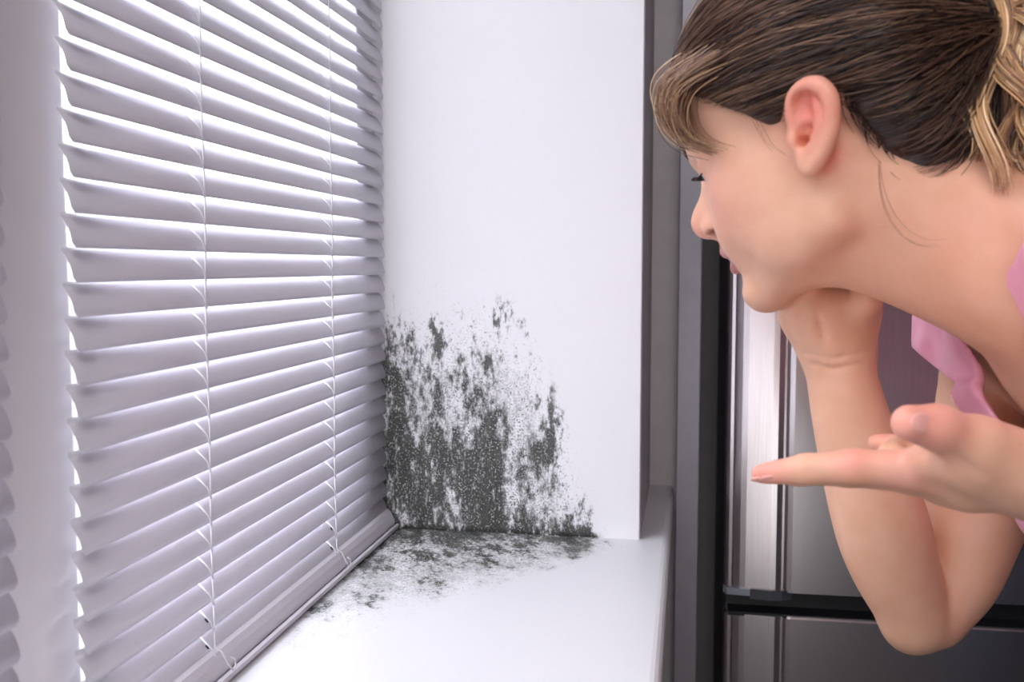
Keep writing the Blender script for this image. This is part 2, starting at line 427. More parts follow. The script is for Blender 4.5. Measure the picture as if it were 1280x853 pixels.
def nets(V):
    a = V.a.copy(); a[0] = a[-1] = .01; a[:, 0] = a[:, -1] = .01; a[:, :, 0] = a[:, :, -1] = .01
    ins = a < 0; n = np.array(a.shape) - 1
    cnt = np.zeros(n, np.int8); off = [(i, j, k) for i in (0, 1) for j in (0, 1) for k in (0, 1)]
    for i, j, k in off: cnt += ins[i:i + n[0], j:j + n[1], k:k + n[2]]
    cells = np.argwhere((cnt > 0) & (cnt < 8)); vid = np.full(n, -1, np.int32); vid[tuple(cells.T)] = np.arange(len(cells))
    vals = np.stack([a[cells[:, 0] + i, cells[:, 1] + j, cells[:, 2] + k] for i, j, k in off], 1); offa = np.array(off, float)
    acc = np.zeros((len(cells), 3)); w = np.zeros(len(cells))
    for p in range(8):
        for q in range(p + 1, 8):
            if np.abs(offa[p] - offa[q]).sum() != 1: continue
            va, vb = vals[:, p], vals[:, q]; m = (va < 0) != (vb < 0)
            t = np.where(m, va / np.where(m, va - vb, 1), 0)[:, None]
            acc += np.where(m[:, None], offa[p] + t * (offa[q] - offa[p]), 0); w += m
    P = V.lo + V.h * (cells + acc / w[:, None]); quads = []
    for ax in range(3):
        b, c = (ax + 1) % 3, (ax + 2) % 3
        s0 = [slice(None)] * 3; s1 = [slice(None)] * 3; s0[ax] = slice(0, -1); s1[ax] = slice(1, None)
        ch = np.argwhere(ins[tuple(s0)] != ins[tuple(s1)]); fl = ins[tuple(s0)][tuple(ch.T)]
        eb = np.zeros(3, int); ec = np.zeros(3, int); eb[b] = 1; ec[c] = 1
        q = np.stack([vid[tuple((ch - eb - ec).T)], vid[tuple((ch - ec).T)], vid[tuple(ch.T)], vid[tuple((ch - eb).T)]], 1)
        q[~fl] = q[~fl][:, ::-1]; quads.append(q)
    return P, np.concatenate(quads)
def relax(P, Q, it=1, lam=.5):
    E = np.concatenate([Q[:, [0, 1]], Q[:, [1, 2]], Q[:, [2, 3]], Q[:, [3, 0]]])
    deg = np.bincount(E.ravel(), minlength=len(P)).astype(float)[:, None]
    for _ in range(it):
        s = np.stack([np.bincount(E[:, 0], P[E[:, 1], k], len(P)) + np.bincount(E[:, 1], P[E[:, 0], k], len(P)) for k in range(3)], 1)
        P = P * (1 - lam) + lam * s / np.maximum(deg, 1)
    return P
BASE = None
def mesh_np(name, P, Q, mat, parent=None, smooth=True, col=None, world=True):
    W = to_world(P) if world else np.asarray(P)
    if parent is not None: W = W - np.array(BASE)
    me = bpy.data.meshes.new(name); nv, nf, k = len(W), len(Q), Q.shape[1]
    me.vertices.add(nv); me.vertices.foreach_set('co', W.astype(np.float32).ravel())
    me.loops.add(nf * k); me.loops.foreach_set('vertex_index', Q.astype(np.int32).ravel())
    me.polygons.add(nf); me.polygons.foreach_set('loop_start', np.arange(nf, dtype=np.int32) * k)
    me.polygons.foreach_set('loop_total', np.full(nf, k, np.int32)); me.update(calc_edges=True)
    if smooth: me.polygons.foreach_set('use_smooth', np.ones(nf, bool))
    if col is not None:
        at = me.attributes.new('tone', 'FLOAT_COLOR', 'POINT')
        at.data.foreach_set('color', np.concatenate([col, np.ones((nv, 1))], 1).astype(np.float32).ravel())
    me.materials.append(mat); me.validate()
    o = bpy.data.objects.new(name, me); link(o, parent); return o

# --- pose
HO = C(1043.1, 177.0, .708)                          # middle of the head between the ears
a_, t_, r_ = radians(33.6), radians(23.0), radians(-6.8)
F0 = np.array([-cos(t_), -sin(t_), 0]); U0 = np.array([-sin(t_), cos(t_), 0]); L0 = np.array([0, 0, 1.])
HF = F0 * cos(a_) - L0 * sin(a_); HL = L0 * cos(a_) + F0 * sin(a_)
HU = U0 * cos(r_) + HL * sin(r_); HL = HL * cos(r_) - U0 * sin(r_)
HR = np.array([HF, HU, HL])
def H(f, u, l=0.0): return HO + (HF * f + HU * u + HL * l) / 1000
NB = np.array([.385, .045, -.69])                    # base of the neck
RS = np.array([.424, .010, -.870]); LS = np.array([.364, .050, -.545])
PE = np.array([.80, -.30, -.70])                     # pelvis
SD = nz(PE - NB); VN = nz(np.array([-.645, -.764, 0])); VN = nz(VN - SD * (VN @ SD)); LT = nz(np.cross(SD, VN)) 
if LT[2] < 0: LT = -LT
BR = np.array([SD, VN, LT])
RE = C(1172, 776, .802); RW = C(1046, 446, .775)      # right elbow and wrist
LE = np.array([.50, -.20, -.50]); LW = C(1318, 603, .59)
BASE = tuple(to_world(np.array([[.80, -1.0, -.70]]))[0]); BASE = (BASE[0], BASE[1], 0.0)
person = empty('person', BASE, 'woman in pink top leaning over with chin on one hand, other palm open', 'person')

# --- skin
V = Vol((.115, -.315, -.975), (.60, .275, -.455), .0019)
def head(V):
    V.put(ell(H(0, 50), HR, (.089, .079, .070)), .01)
    V.put(ell(H(44, 52), HR, (.050, .046, .056)), .03)
    V.put(ell(H(46, -6), HR, (.044, .052, .050)), .03)
    V.put(ell(H(48, -52), HR, (.042, .034, .038)), .03)
    for s in (-1, 1):
        V.put(ell(H(56, -10, 41 * s), HR, (.025, .022, .019)), .022)
        V.put(rc(H(4, -8, 54 * s), H(10, -52, 46 * s), .014, .013), .022)
        V.put(rc(H(10, -52, 46 * s), H(80, -79, 12 * s), .014, .0125), .022)
        V.put(ell(H(40, -38, 43 * s), HR, (.030, .032, .016)), .022)
        V.put(ell(H(76, -32, 25 * s), HR, (.017, .022, .017)), .018)
        V.put(rc(H(90, 30, 8 * s), H(76, 34, 38 * s), .009, .008), .014)
    V.put(ell(H(85, -82), HR, (.0135, .013, .017)), .014)
    V.put(ell(H(75, -44), HR, (.023, .020, .026)), .016)
    for s in (-1, 1): V.put(ell(H(101, 14, 32 * s), HR, (.017, .012, .016)), .012, True)
    for s in (-1, 1):                                # lids over the eyeball, with an opening
        V.put(ell(H(76, 14, 31 * s), HR, (.0130, .0130, .0140)), .004)
        V.put(ell(H(90.5, 11.0, 32 * s), np.array([HF, nz(HU), HL]), (.007, .0030, .0125)), .0015, True)
        V.put(rc(H(86.0, 17.5, 22 * s), H(83, 17, 42 * s), .0022, .0022), .004)
    # nose
    schain(V, [H(88, 28), H(90.5, 18), H(96, 4), H(106, -9), H(111, -15)], [.0050, .0052, .0056, .0066, .0078], 3, .008)
    for s in (-1, 1): V.put(rc(H(84, 8, 9 * s), H(97, -16, 9 * s), .0055, .006), .010)
    V.put(ell(H(111.8, -17.5), HR, (.0088, .0086, .0092)), .005)
    for s in (-1, 1): V.put(ell(H(101.5, -22.5, 11.0 * s), HR, (.0092, .0078, .0066)), .0035)
    V.put(rc(H(113, -22.5), H(99, -32), .0040, .0044), .005)
    nd = nz(HF - HU * .45); nl = HL
    for s in (-1, 1): V.put(ell(H(104.8, -28.3, 13.5 * s), np.array([nd, nz(np.cross(nd, nl)), nl]), (.0064, .0036, .0062)), .0012, True)
    # mouth
    V.put(rc(H(96, -33), H(100, -41.0), .006, .0052), .008)
    for s in (-1, 1):
        V.put(rc(H(101.5, -42.5, 3 * s), H(91.5, -48.5, 21 * s), .0056, .0036), .003)
        V.put(rc(H(98.5, -57, 0), H(90, -53, 19 * s), .0060, .0036), .003)
        V.put(rc(H(108, -50.0, 0), H(94, -50.8, 24 * s), .0024, .0014), .0015, True)
    V.put(ell(H(96.5, -68), HR, (.006, .004, .014)), .008, True)
def ear(V, s):
    bk = radians(8); tl = radians(20)
    es = nz(HF * cos(bk) - HL * s * sin(bk)); en = nz(HL * s * cos(bk) + HF * sin(bk))
    ev = nz(HU * cos(tl) - es * sin(tl)); es = nz(es - ev * (es @ ev)); 
    o = H(1, 2, 74.5 * s)
    def E(u, v, n=0.0): return o + (es * u * .92 + ev * v * .87 + en * n) / 1000
    R = np.array([es, ev, en])
    V.put(ell(E(-13, 6, 4), R, (.015, .026, .0035)), .006)
    V.put(ell(E(-8, -2, -4), R, (.014, .026, .0095)), .008)
    V.put(ell(E(-9, -21, 5), R, (.0085, .0095, .0038)), .006)
    P = [E(*q) for q in ((-3, -2, 4), (2, 7, 5.5), (2, 19, 7), (-3, 28, 8.5), (-12, 32.5, 9.5), (-21, 31, 10.5), (-28, 23, 11.5), (-30, 11, 11.5), (-28, -2, 10.5), (-23, -13, 8.5), (-16, -22, 7), (-9, -27, 6))]
    rd = [.0022, .0030, .0036, .0042, .0046, .0050, .0050, .0048, .0046, .0044, .0044, .0042]
    schain(V, P, rd, 3, .0025)
    V.put(ell(E(-9, -2, 10.5), R, (.0085, .0110, .0080)), .003, True)
    V.put(ell(E(-10, 19, 10.5), R, (.0078, .0085, .0058)), .003, True)
    schain(V, [E(-15, 23, 7.0), E(-20, 12, 8.6), E(-20, 2, 8.6), E(-16, -9, 7.6), E(-11, -14, 6.8)], [.0022, .0032, .0034, .0032, .0030], 3, .003)
    V.put(rc(E(-16, 8, 6), E(-3, 6, 5), .0024, .0020), .003)
    V.put(ell(E(2, -5, 6), R, (.0046, .0066, .0038)), .003)
    V.put(ell(E(-5, -6.5, 2), R, (.0034, .0038, .007)), .002, True)
    return E
head(V)
# neck and throat
V.put(rc(H(-14, -26), NB + VN * .012, .048, .055), .02)
V.put(rc(H(4, -42), NB + VN * .018 - SD * .03, .040, .050), .025)
V.put(rc(H(36, -60), NB + VN * .034 - SD * .02, .018, .026), .035)
for s in (-1, 1):
    V.put(rc(H(-16, -22, 50 * s), NB + VN * .050 + LT * .022 * s + SD * .022, .012, .010), .02)
    V.put(rc(H(-48, -40, 18 * s), NB - VN * .006 + LT * .065 * s + SD * .02, .014, .024), .03)
ears = {s: ear(V, s) for s in (-1, 1)}
# torso under the top, shoulders
TORSO = [(ell(NB + SD * .20 + VN * .022, BR, (.175, .090, .135)), .03), (rc(RS, LS, .044, .044), .05),
         (rc(RS + SD * .02, NB + SD * .06 + VN * .015, .045, .055), .04), (rc(LS + SD * .02, NB + SD * .06 + VN * .015, .045, .055), .04)]
for p, k in TORSO: V.put(p, k)
for s in (-1, 1): V.put(rc(NB + VN * .055 + LT * .018 * s + SD * .03, NB + VN * .030 + LT * .13 * s + SD * .022, .008, .009), .014)
# right arm: upper arm, forearm, propping hand
schain(V, [RS, C(1230, 590, .825), C(1214, 660, .815), C(1198, 722, .810), C(1168, 770, .804)], [.043, .0425, .0370, .0300, .0235], 6)
FA = Vol(V.lo, V.lo + V.h * (V.n - 1.5), V.h); assert FA.a.shape == V.a.shape
schain(FA, [C(1036, 412, .772), RW, C(1066, 533, .780), C(1097, 640, .787), C(1117, 705, .793), C(1146, 774, .798)], [.024, .0235, .0285, .0345, .0325, .0255], 6)
kk = .0035; hh = np.maximum(kk - np.abs(V.a - FA.a), 0) / kk; V.a = np.minimum(V.a, FA.a) - hh * hh * kk / 4; del FA, hh
V.put(rc(C(1138, 782, .80), C(1164, 776, .803), .0195, .0195), .014)
PR = [C(1022, 396, .770), C(1066, 398, .772)]
V.put(rc(RW + np.array([-.008, .008, 0]), C(1010, 392, .768), .019, .020), .014)
V.put(rc(RW + np.array([.010, .008, 0]), C(1062, 388, .772), .019, .0215), .014)
V.put(rc(C(1010, 392, .768), C(1062, 388, .772), .019, .021), .012)
kn = [(1003, 372), (1022, 362), (1042, 360), (1062, 364)]
for i, (x, y) in enumerate(kn):                      # four fingers folded up along the far cheek
    A = C(x, y, .785); B = C(x - 4 + i * 3, y - 36, .815); D = C(x - 6 + i * 3, y - 62, .808); E_ = C(x - 6 + i * 3, y - 82, .79)
    V.put(rc(PR[0] * (1 - i / 3) + PR[1] * i / 3, A, .013, .0105), .008)
    chain(V, [A, B, D, E_], [.0100, .0092, .0082, .0072], .003)
chain(V, [C(1066, 396, .760), C(1084, 372, .745), C(1088, 345, .742), C(1084, 322, .742)], [.014, .0115, .0098, .0082], .004)
# left arm and the open palm
V.put(rc(LS, LE, .046, .037), .03)
V.put(rc(LE, LE * .6 + LW * .4, .034, .037), .015)
V.put(rc(LE * .6 + LW * .4, LW, .037, .026), .02)
MC = [C(1140, 588, .600), C(1143, 594, .618), C(1150, 592, .636), C(1162, 586, .652)]
for i, m_ in enumerate(MC):
    w0 = LW + np.array([-.012, -.004 + .002 * i, .012 - .010 * i])
    V.put(rc(w0, m_, .0165, (.0120, .0125, .0120, .0112)[i]), .012)
V.put(rc(C(1210, 612, .60), C(1180, 606, .625), .012, .012), .012)
chain(V, [MC[0], C(1065, 584, .607), C(1008, 587, .615), C(962, 591, .622)], [.0122, .0108, .0094, .0070], .004)
chain(V, [MC[1], C(1060, 588, .632), C(1000, 590, .640), C(952, 592.5, .645)], [.0118, .0104, .0088, .0066], .004)
chain(V, [MC[2], C(1115, 570, .662), C(1124, 558, .682), C(1100, 554, .700)], [.0105, .0090, .0078, .0066], .003)
chain(V, [MC[3], C(1135, 570, .672), C(1122, 560, .690), C(1096, 554, .694)], [.0098, .0082, .0072, .0062], .003)
TH = [C(1282, 590, .572), C(1222, 558, .560), C(1172, 535, .552), C(1137, 529, .548)]
chain(V, TH, [.022, .0160, .0122, .0102], .006)
V.put(ell(C(1240, 580, .572), np.array([nz(TH[1] - TH[0]), nz(np.cross(TH[1] - TH[0], [0, 0, 1])), [0, 0, 1]]), (.036, .019, .018)), .014)
V.put(rc(C(1160, 575, .585), C(1215, 575, .570), .008, .015), .014)       # web of the thumb
# fine folds of skin, pressed into the surface where they lie
def surf(px, py):
    for d in np.arange(.46, .95, .0008):
        i = np.round((C(px, py, d) - V.lo) / V.h).astype(int)
        if (i >= 0).all() and (i < V.n).all() and V.a[tuple(i)] < 0: return d
    return None
def crease(pts, r=.0015, out=.0009):
    P = []
    for x, y in zip(np.interp(np.linspace(0, 1, 9), np.linspace(0, 1, len(pts)), [q[0] for q in pts]), np.interp(np.linspace(0, 1, 9), np.linspace(0, 1, len(pts)), [q[1] for q in pts])):
        d = surf(x, y)
        if d: P.append(C(x, y, d - out))
    for A_, B_ in zip(P, P[1:]):
        if np.linalg.norm(A_ - B_) < .02: V.put(rc(A_, B_, r, r), .0022, True)
for c_ in ([(1010, 455), (1040, 462), (1080, 455)], [(1006, 443), (1040, 449), (1084, 441)], [(1032, 428), (1026, 408), (1022, 392)],
           [(1142, 567), (1180, 568), (1206, 580), (1228, 600)]):
    crease(c_)
Pb, Qb = nets(V); Pb = relax(Pb, Qb, 2, .5)

# skin tone varies: lips, cheeks, ears, finger ends
def near(P, c, r): return np.exp(-(((P - c) ** 2).sum(1)) / (r * r))
base = np.array(srgb(232, 180, 148)); pink = np.array(srgb(238, 150, 138)); lip = np.array(srgb(184, 98, 98)); red = np.array(srgb(224, 118, 104))
col = np.tile(base, (len(Pb), 1))
def paint(w, c):
    global col
    w = np.clip(w, 0, 1)[:, None]; col = col * (1 - w) + c * w
for s in (-1, 1):
    paint(near(Pb, H(72, -14, 44 * s), .030) * .38, pink)
    paint(near(Pb, H(-16, 10, 80 * s), .026) * .85, red)
    paint(near(Pb, H(-8, -20, 70 * s), .012) * .6, red)
    for q in np.linspace(0, 1, 5):
        paint(near(Pb, H(105 - 9 * q, -43.5 - 4 * q, 20 * q * s), .0052) * .9, lip); paint(near(Pb, H(102 - 8 * q, -57 + 3 * q, 19 * q * s), .0054) * .9, lip)
paint(near(Pb, H(116, -20), .016) * .45, pink)
for s in (-1, 1): paint(near(Pb, H(103.5, -26.5, 11 * s), .0042) * .9, np.array(srgb(120, 52, 50)))
for c, r in ((C(957, 590, .62), .018), (C(950, 592, .645), .016), (C(1100, 549, .70), .018), (C(1140, 528, .545), .020), (C(1065, 575, .60), .013), (C(1175, 530, .55), .016), (C(1140, 580, .60), .02)):
    paint(near(Pb, c, r) * .65, pink)
m, nt, b = new_mat('skin'); MAT_SKIN = m
v, _ = coords(nt); at = nt.nodes.new('ShaderNodeAttribute'); at.attribute_name = 'tone'
n1 = noise(nt, v, 55, 4, .6); n2 = noise(nt, v, 900, 2)
hs = nt.nodes.new('ShaderNodeHueSaturation'); nt.links.new(at.outputs['Color'], hs.inputs['Color'])
nt.links.new((n1 * .16 + .92).k, hs.inputs['Value']); nt.links.new((n1 * -.2 + 1.1).k, hs.inputs['Saturation'])
nt.links.new(hs.outputs[0], b.inputs['Base Color'])
b.inputs['Roughness'].default_value = .48; b.inputs['Subsurface Weight'].default_value = .12
b.inputs['Subsurface Radius'].default_value = (1, .35, .2); b.inputs['Subsurface Scale'].default_value = .006
bump(nt, b, n2, .06, .0004)
body = mesh_np('body', Pb, Qb, MAT_SKIN, person, True, col)

# --- eyes, lashes, brows, nails
MAT_EYE = plain('eyeball', (.80, .78, .76), .15, 0, 200, .01); MAT_IRIS = plain('iris', (.10, .16, .20), .1, 0, 900, .05)
MAT_LASH = plain('eyelash', (.012, .010, .012), .5, 0, 90, .01); MAT_BROW = plain('eyebrow', (.10, .055, .035), .6, 0, 90, .02)
MAT_NAIL = plain('nail', srgb(244, 178, 164), .42, 0, 90, .01)
def ico(c, R, r, sub=3):
    bm = bmesh.new(); bmesh.ops.create_icosphere(bm, subdivisions=sub, radius=1)
    P = np.array([v_.co[:] for v_ in bm.verts]) * np.asarray(r); Q = np.array([[v_.index for v_ in f_.verts] for f_ in bm.faces]); bm.free()
    return c + P @ np.asarray(R), Q
def strands(paths, rad, sides=3):
    # paths (N,S,3), rad (N,S) -> tapered tubes in one mesh
    N, Sg, _ = paths.shape
    T = np.gradient(paths, axis=1); T /= np.linalg.norm(T, axis=2, keepdims=True) + 1e-12
    ref = np.array([.31, .17, .93]); A = np.cross(T, ref); A /= np.linalg.norm(A, axis=2, keepdims=True) + 1e-12; B = np.cross(T, A)
    ang = 2 * pi * np.arange(sides) / sides
    P = paths[:, :, None, :] + rad[:, :, None, None] * (A[:, :, None, :] * np.cos(ang)[None, None, :, None] + B[:, :, None, :] * np.sin(ang)[None, None, :, None])
    idx = np.arange(N * Sg * sides).reshape(N, Sg, sides); nx = np.roll(idx, -1, 2)
    Q = np.stack([idx[:, :-1], nx[:, :-1], nx[:, 1:], idx[:, 1:]], -1).reshape(-1, 4)
    return P.reshape(-1, 3), Q
for s in (-1, 1):
    P, Q = ico(H(76, 14, 31 * s), HR, (.0122, .0122, .0122)); eye = mesh_np('eye', P, Q, MAT_EYE, person)
    P, Q = ico(H(76, 14, 31 * s) + HF * .0092 - HU * .0022, HR, (.0034, .0056, .0056), 2); mesh_np('iris', P, Q, MAT_IRIS, eye)
    pts = []
    for q in np.linspace(-1, 1, 34):
        st = H(87.5 - 3.2 * q * q - (1.2 * q), 13.2 - 1.2 * q * q, (31 + 11.5 * q) * s)
        ln = .0095 * (1 - .25 * q * q); dr = nz(HF * 1.0 - HU * .25 + HL * s * (.45 * q)); 
        pts.append([st, st + dr * ln * .35 - HU * .0012, st + dr * ln * .7 - HU * .0006, st + dr * ln + HU * .0012])
    pts = np.array(pts); P, Q = strands(pts, np.tile([.00042, .00038, .00028, .00008], (len(pts), 1)))
    mesh_np('eyelashes', P, Q, MAT_LASH, person)
    pts = []
    for q in np.linspace(0, 1, 70):
        c0 = H(99.0 - 17 * q * q, 32 + 6 * sin(q * 2.2), (11 + 34 * q) * s) + RNG.normal(size=3) * .0011
        dr = nz(HL * s * 1.0 + HU * (.5 - .8 * q) - HF * .5 * q)
        pts.append([c0, c0 + dr * .004, c0 + dr * .008])
    pts = np.array(pts); P, Q = strands(pts, np.tile([.0004, .0004, .0001], (len(pts), 1)))
    mesh_np('eyebrow', P, Q, MAT_BROW, person)
def nail(c, along, out, l, w, th=.0009):
    along = nz(along); out = nz(out - along * (out @ along)); sd = np.cross(along, out)
    P, Q = ico(c, np.array([along, sd, out]), (l, w, th * 1.6)); mesh_np('nail', P, Q, MAT_NAIL, person)
nail(C(962, 598.5, .619), C(955, 591, .622) - C(1008, 587, .615), np.array([-.15, -1, .45]), .0062, .0050)
nail(C(950, 599.5, .642), C(952, 592, .645) - C(1000, 590, .64), np.array([-.2, -1, .35]), .0060, .0048)
nail(C(1152, 529, .5392), TH[3] - TH[2], np.array([-.1, .12, 1]), .0070, .0056)

# --- hair
TIE = C(1216, 36, .656)
SK = [(ell(H(-2, 51), HR, (.096, .086, .078)), 0), (ell(H(42, 54), HR, (.056, .050, .061)), .03), (ell(H(-45, 5), HR, (.052, .050, .058)), .03), (rc(H(-62, 36), TIE * .92 + H(-62, 36) * .08, .046, .012), .04), (ell(H(-45, -34), HR, (.037, .048, .042)), .03)]
def skull(P):
    x, y, z = P[..., 0], P[..., 1], P[..., 2]; d = None
    for (f, lo, hi), k in SK:
        e = f(x, y, z)
        if d is None: d = e
        else: hh = np.maximum(k - np.abs(d - e), 0) / k; d = np.minimum(d, e) - hh * hh * k / 4
    return d
LINE = np.array([(-120, -88), (-90, -84), (-65, -76), (-47, -57), (-41, -33), (-36, -14), (-34, 8), (-30, 24), (-20, 38), (-6, 39), (4, 28), (12, 15), (20, 16), (38, 36), (58, 55), (78, 75), (86, 84), (110, 92)], float)
VH = Vol(np.minimum(HO, TIE) - .13, np.maximum(HO, TIE) + .13, .0022)
for p, k in SK: VH.put(p, max(k, .004))
ax = [VH.lo[k] + VH.h * np.arange(VH.n[k]) for k in range(3)]
g3 = [ax[0][:, None, None] - HO[0], ax[1][None, :, None] - HO[1], ax[2][None, None, :] - HO[2]]
lf, lu, ll = [(g3[0] * R_[0] + g3[1] * R_[1] + g3[2] * R_[2]) * 1000 for R_ in HR]
um = np.interp(lf, LINE[:, 0], LINE[:, 1])
wav = .0012 * np.sin(lu * .22 + lf * .05) + .0008 * np.sin(lu * .5 - lf * .11 + 1)
cut = (um - lu) / 1000 * .8
k = .006; A = VH.a + wav + .0025; B = cut
hh = np.maximum(k - np.abs(A - B), 0) / k; VH.a = (np.maximum(A, B) + hh * hh * k / 4).astype(np.float32)
del g3, lf, lu, ll, um, wav, cut, A, B, hh
m, nt, b = new_mat('hair'); MAT_HAIR = m
at = nt.nodes.new('ShaderNodeAttribute'); at.attribute_name = 'tone'; v, _ = coords(nt); n1 = noise(nt, v, 60, 3)
hs = nt.nodes.new('ShaderNodeHueSaturation'); nt.links.new(at.outputs['Color'], hs.inputs['Color']); nt.links.new((n1 * .7 + .65).k, hs.inputs['Value'])
nt.links.new(hs.outputs[0], b.inputs['Base Color']); b.inputs['Roughness'].default_value = .38; b.inputs['Specular IOR Level'].default_value = .4
DK = np.array(srgb(50, 36, 32)); BRN = np.array(srgb(122, 91, 74)); LBR = np.array(srgb(156, 120, 94)); BLD = np.array(srgb(196, 156, 112)); PBL = np.array(srgb(226, 196, 156))
Ph, Qh = nets(VH); Ph = relax(Ph, Qh, 3, .5)
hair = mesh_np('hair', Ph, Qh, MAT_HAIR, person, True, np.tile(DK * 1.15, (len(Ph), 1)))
HC = H(-4, 42)
def drape(D, off):                                   # directions from the head centre -> points on the hair surface
    r = np.full(D.shape[:-1], .19)
    for _ in range(26): r = r - .8 * (skull(HC + D * r[..., None]) - off)
    return HC + D * r[..., None]
def flow(N, Sg, roots, offs, tones, wav=.05, rad=.00042):
    R0 = roots - HC; R0 /= np.linalg.norm(R0, axis=1, keepdims=True)
    T1 = nz(TIE - HC); T1 = T1 + RNG.normal(size=(N, 3)) * .035; T1 /= np.linalg.norm(T1, axis=1, keepdims=True)
    s = np.linspace(0, 1, Sg)[None, :, None]
    om = np.arccos(np.clip((R0 * T1).sum(1), -1, 1))[:, None, None]
    D = (np.sin((1 - s) * om) * R0[:, None] + np.sin(s * om) * T1[:, None]) / np.sin(om)
    nrm = np.cross(R0, T1); nrm /= np.linalg.norm(nrm, axis=1, keepdims=True)
    ph = RNG.uniform(0, 6.28, N)[:, None, None]; am = RNG.normal(size=N)[:, None, None] * wav
    D = D + nrm[:, None] * am * np.sin(s * pi) * np.sin(s * 5 + ph)
    D /= np.linalg.norm(D, axis=2, keepdims=True)
    off = offs[:, None] * (np.sin(np.linspace(0, 1, Sg) * pi) ** .6)[None] + .0008
    Pp = drape(D, off)
    for s_ in (-1, 1):                               # hair is tucked behind the ears
        far = np.linalg.norm(Pp - ears[s_](-11, 14, 8), axis=2).min(1) > .013; Pp = Pp[far]; tones = tones[far]
    N = len(Pp)
    rr = rad * np.minimum(1, 4 * np.linspace(0, 1, Sg) + .25)[None] * RNG.uniform(.6, 1.3, N)[:, None]
    P, Q = strands(Pp, rr); return P, Q, np.repeat(tones, Sg * 3, axis=0)
def mixtone(N, cols, w): return np.array(cols)[RNG.choice(len(cols), N, p=w)] * RNG.uniform(.75, 1.2, (N, 1))
# roots spread along the hairline of both sides and over the crown
N = 6500
tt = RNG.uniform(0, 1, N); fF = np.where(RNG.uniform(size=N) < .8, 88 - 160 * tt, RNG.uniform(20, 88, N)); sd = np.where(RNG.uniform(size=N) < .68, 1, -1)
uU = np.interp(fF, LINE[:, 0], LINE[:, 1]) + np.abs(RNG.normal(size=N)) * 26
lat = np.sqrt(np.clip(1 - ((fF + 2) / 100) ** 2 - ((uU - 51) / 92) ** 2, .0, 1)) * 78
lat = np.where(fF > 80, RNG.uniform(0, 1, N) * np.maximum(lat, 40), lat)
roots = HO + (fF[:, None] * HF + uU[:, None] * HU + (lat * sd)[:, None] * HL) / 1000
tone = mixtone(N, [DK, BRN, LBR, BLD], [.36, .46, .155, .025])
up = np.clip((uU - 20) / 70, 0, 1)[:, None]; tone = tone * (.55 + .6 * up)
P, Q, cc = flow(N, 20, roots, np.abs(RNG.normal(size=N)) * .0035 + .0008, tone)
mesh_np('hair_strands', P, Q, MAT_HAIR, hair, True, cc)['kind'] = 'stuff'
# fringe swept forward from the hairline
N = 460; Sg = 18
s = np.linspace(0, 1, Sg)
ctl = np.array([[912, 62, .690], [868, 84, .700], [836, 108, .712], [836, 150, .716], [856, 180, .712], [898, 190, .690]])
def bez(ctl, s):
    n = len(ctl); x = np.linspace(0, 1, n); out = np.stack([np.interp(s, x, ctl[:, k]) for k in range(3)], -1)
    for _ in range(3):
        o = out.copy(); o[1:-1] = (out[:-2] + 2 * out[1:-1] + out[2:]) / 4; out = o
    return out
cp = bez(ctl, s); paths = np.zeros((N, Sg, 3))
for i in range(N):
    sh = np.clip(RNG.normal(), -1.3, 2) * 12 + 6; dy = np.clip(RNG.normal(), -1.5, 2) * 8; dd = RNG.normal() * .014; e = RNG.uniform(.55, 1.0)
    q = cp[:, :].copy(); q = np.stack([np.interp(s * e, s, q[:, k]) for k in range(3)], -1)
    q[:, 0] += sh * (1 - s * .4) + 3 * np.sin(s * 4 + i) + (np.clip(RNG.normal(), -1.0, 2) * 20) * (1 - s) + RNG.normal() * 5 * s ; q[:, 1] += dy * (1 - s * .3) ; q[:, 2] += dd
    paths[i] = np.array([C(*u) for u in q])
P, Q = strands(paths, np.tile(np.interp(s, [0, .7, 1], [.0004, .00036, .00015]), (N, 1)))
fr_t = mixtone(N, [BRN, LBR, BLD, PBL], [.34, .40, .18, .08])
mesh_np('fringe', P, Q, MAT_HAIR, hair, True, np.repeat(fr_t, Sg * 3, axis=0))['kind'] = 'stuff'
# hair tie
ring = [TIE + .0165 * (cos(t) * nz(np.array([.15, 1, .1])) + sin(t) * np.array([0, 0, 1.])) + .0015 * sin(5 * t) * np.array([1., 0, 0]) for t in np.linspace(0, 2 * pi, 33)]
P, Q = strands(np.array([ring]), np.full((1, 33), .0056), 8); mesh_np('hair_tie', P, Q, MAT_BLACK, person)
# ponytail of loose curls
N = 1100; Sg = 34; s = np.linspace(0, 1, Sg); paths = np.zeros((N, Sg, 3))
for i in range(N):
    lock = i % 26; lr = np.random.default_rng(lock + 50)
    ex = lr.uniform(-.014, .070); dz_ = lr.normal() * .024 + .012; ln = lr.uniform(.115, .165); cr = lr.uniform(.006, .019); tr_ = lr.uniform(.9, 1.9); ph = lr.uniform(0, 6.28); upk = lr.uniform(.01, .035)
    j = RNG.normal(size=3) * .0022
    x = ex * np.minimum(1, s * 2.2) ** .8 + cr * np.sin(2 * pi * tr_ * s ** 1.3 + ph) * s + lr.normal() * .015 * s ** 2
    y = upk * np.sin(np.minimum(s * 3, 1) * pi * .6) - ln * np.maximum(s - .12, 0) ** 1.25
    z = dz_ * np.minimum(1, s * 2) + cr * np.cos(2 * pi * tr_ * s ** 1.3 + ph) * s
    sp = (.35 + s)[:, None]
    paths[i] = TIE + np.stack([x, y, z], -1) + j * sp + np.array([.006, 0, 0])
P, Q = strands(paths, np.tile(np.interp(s, [0, .15, .8, 1], [.0005, .0008, .0007, .0002]), (N, 1)))
pt = mixtone(N, [LBR, BLD, PBL, BRN], [.24, .42, .24, .10]) * 1.3
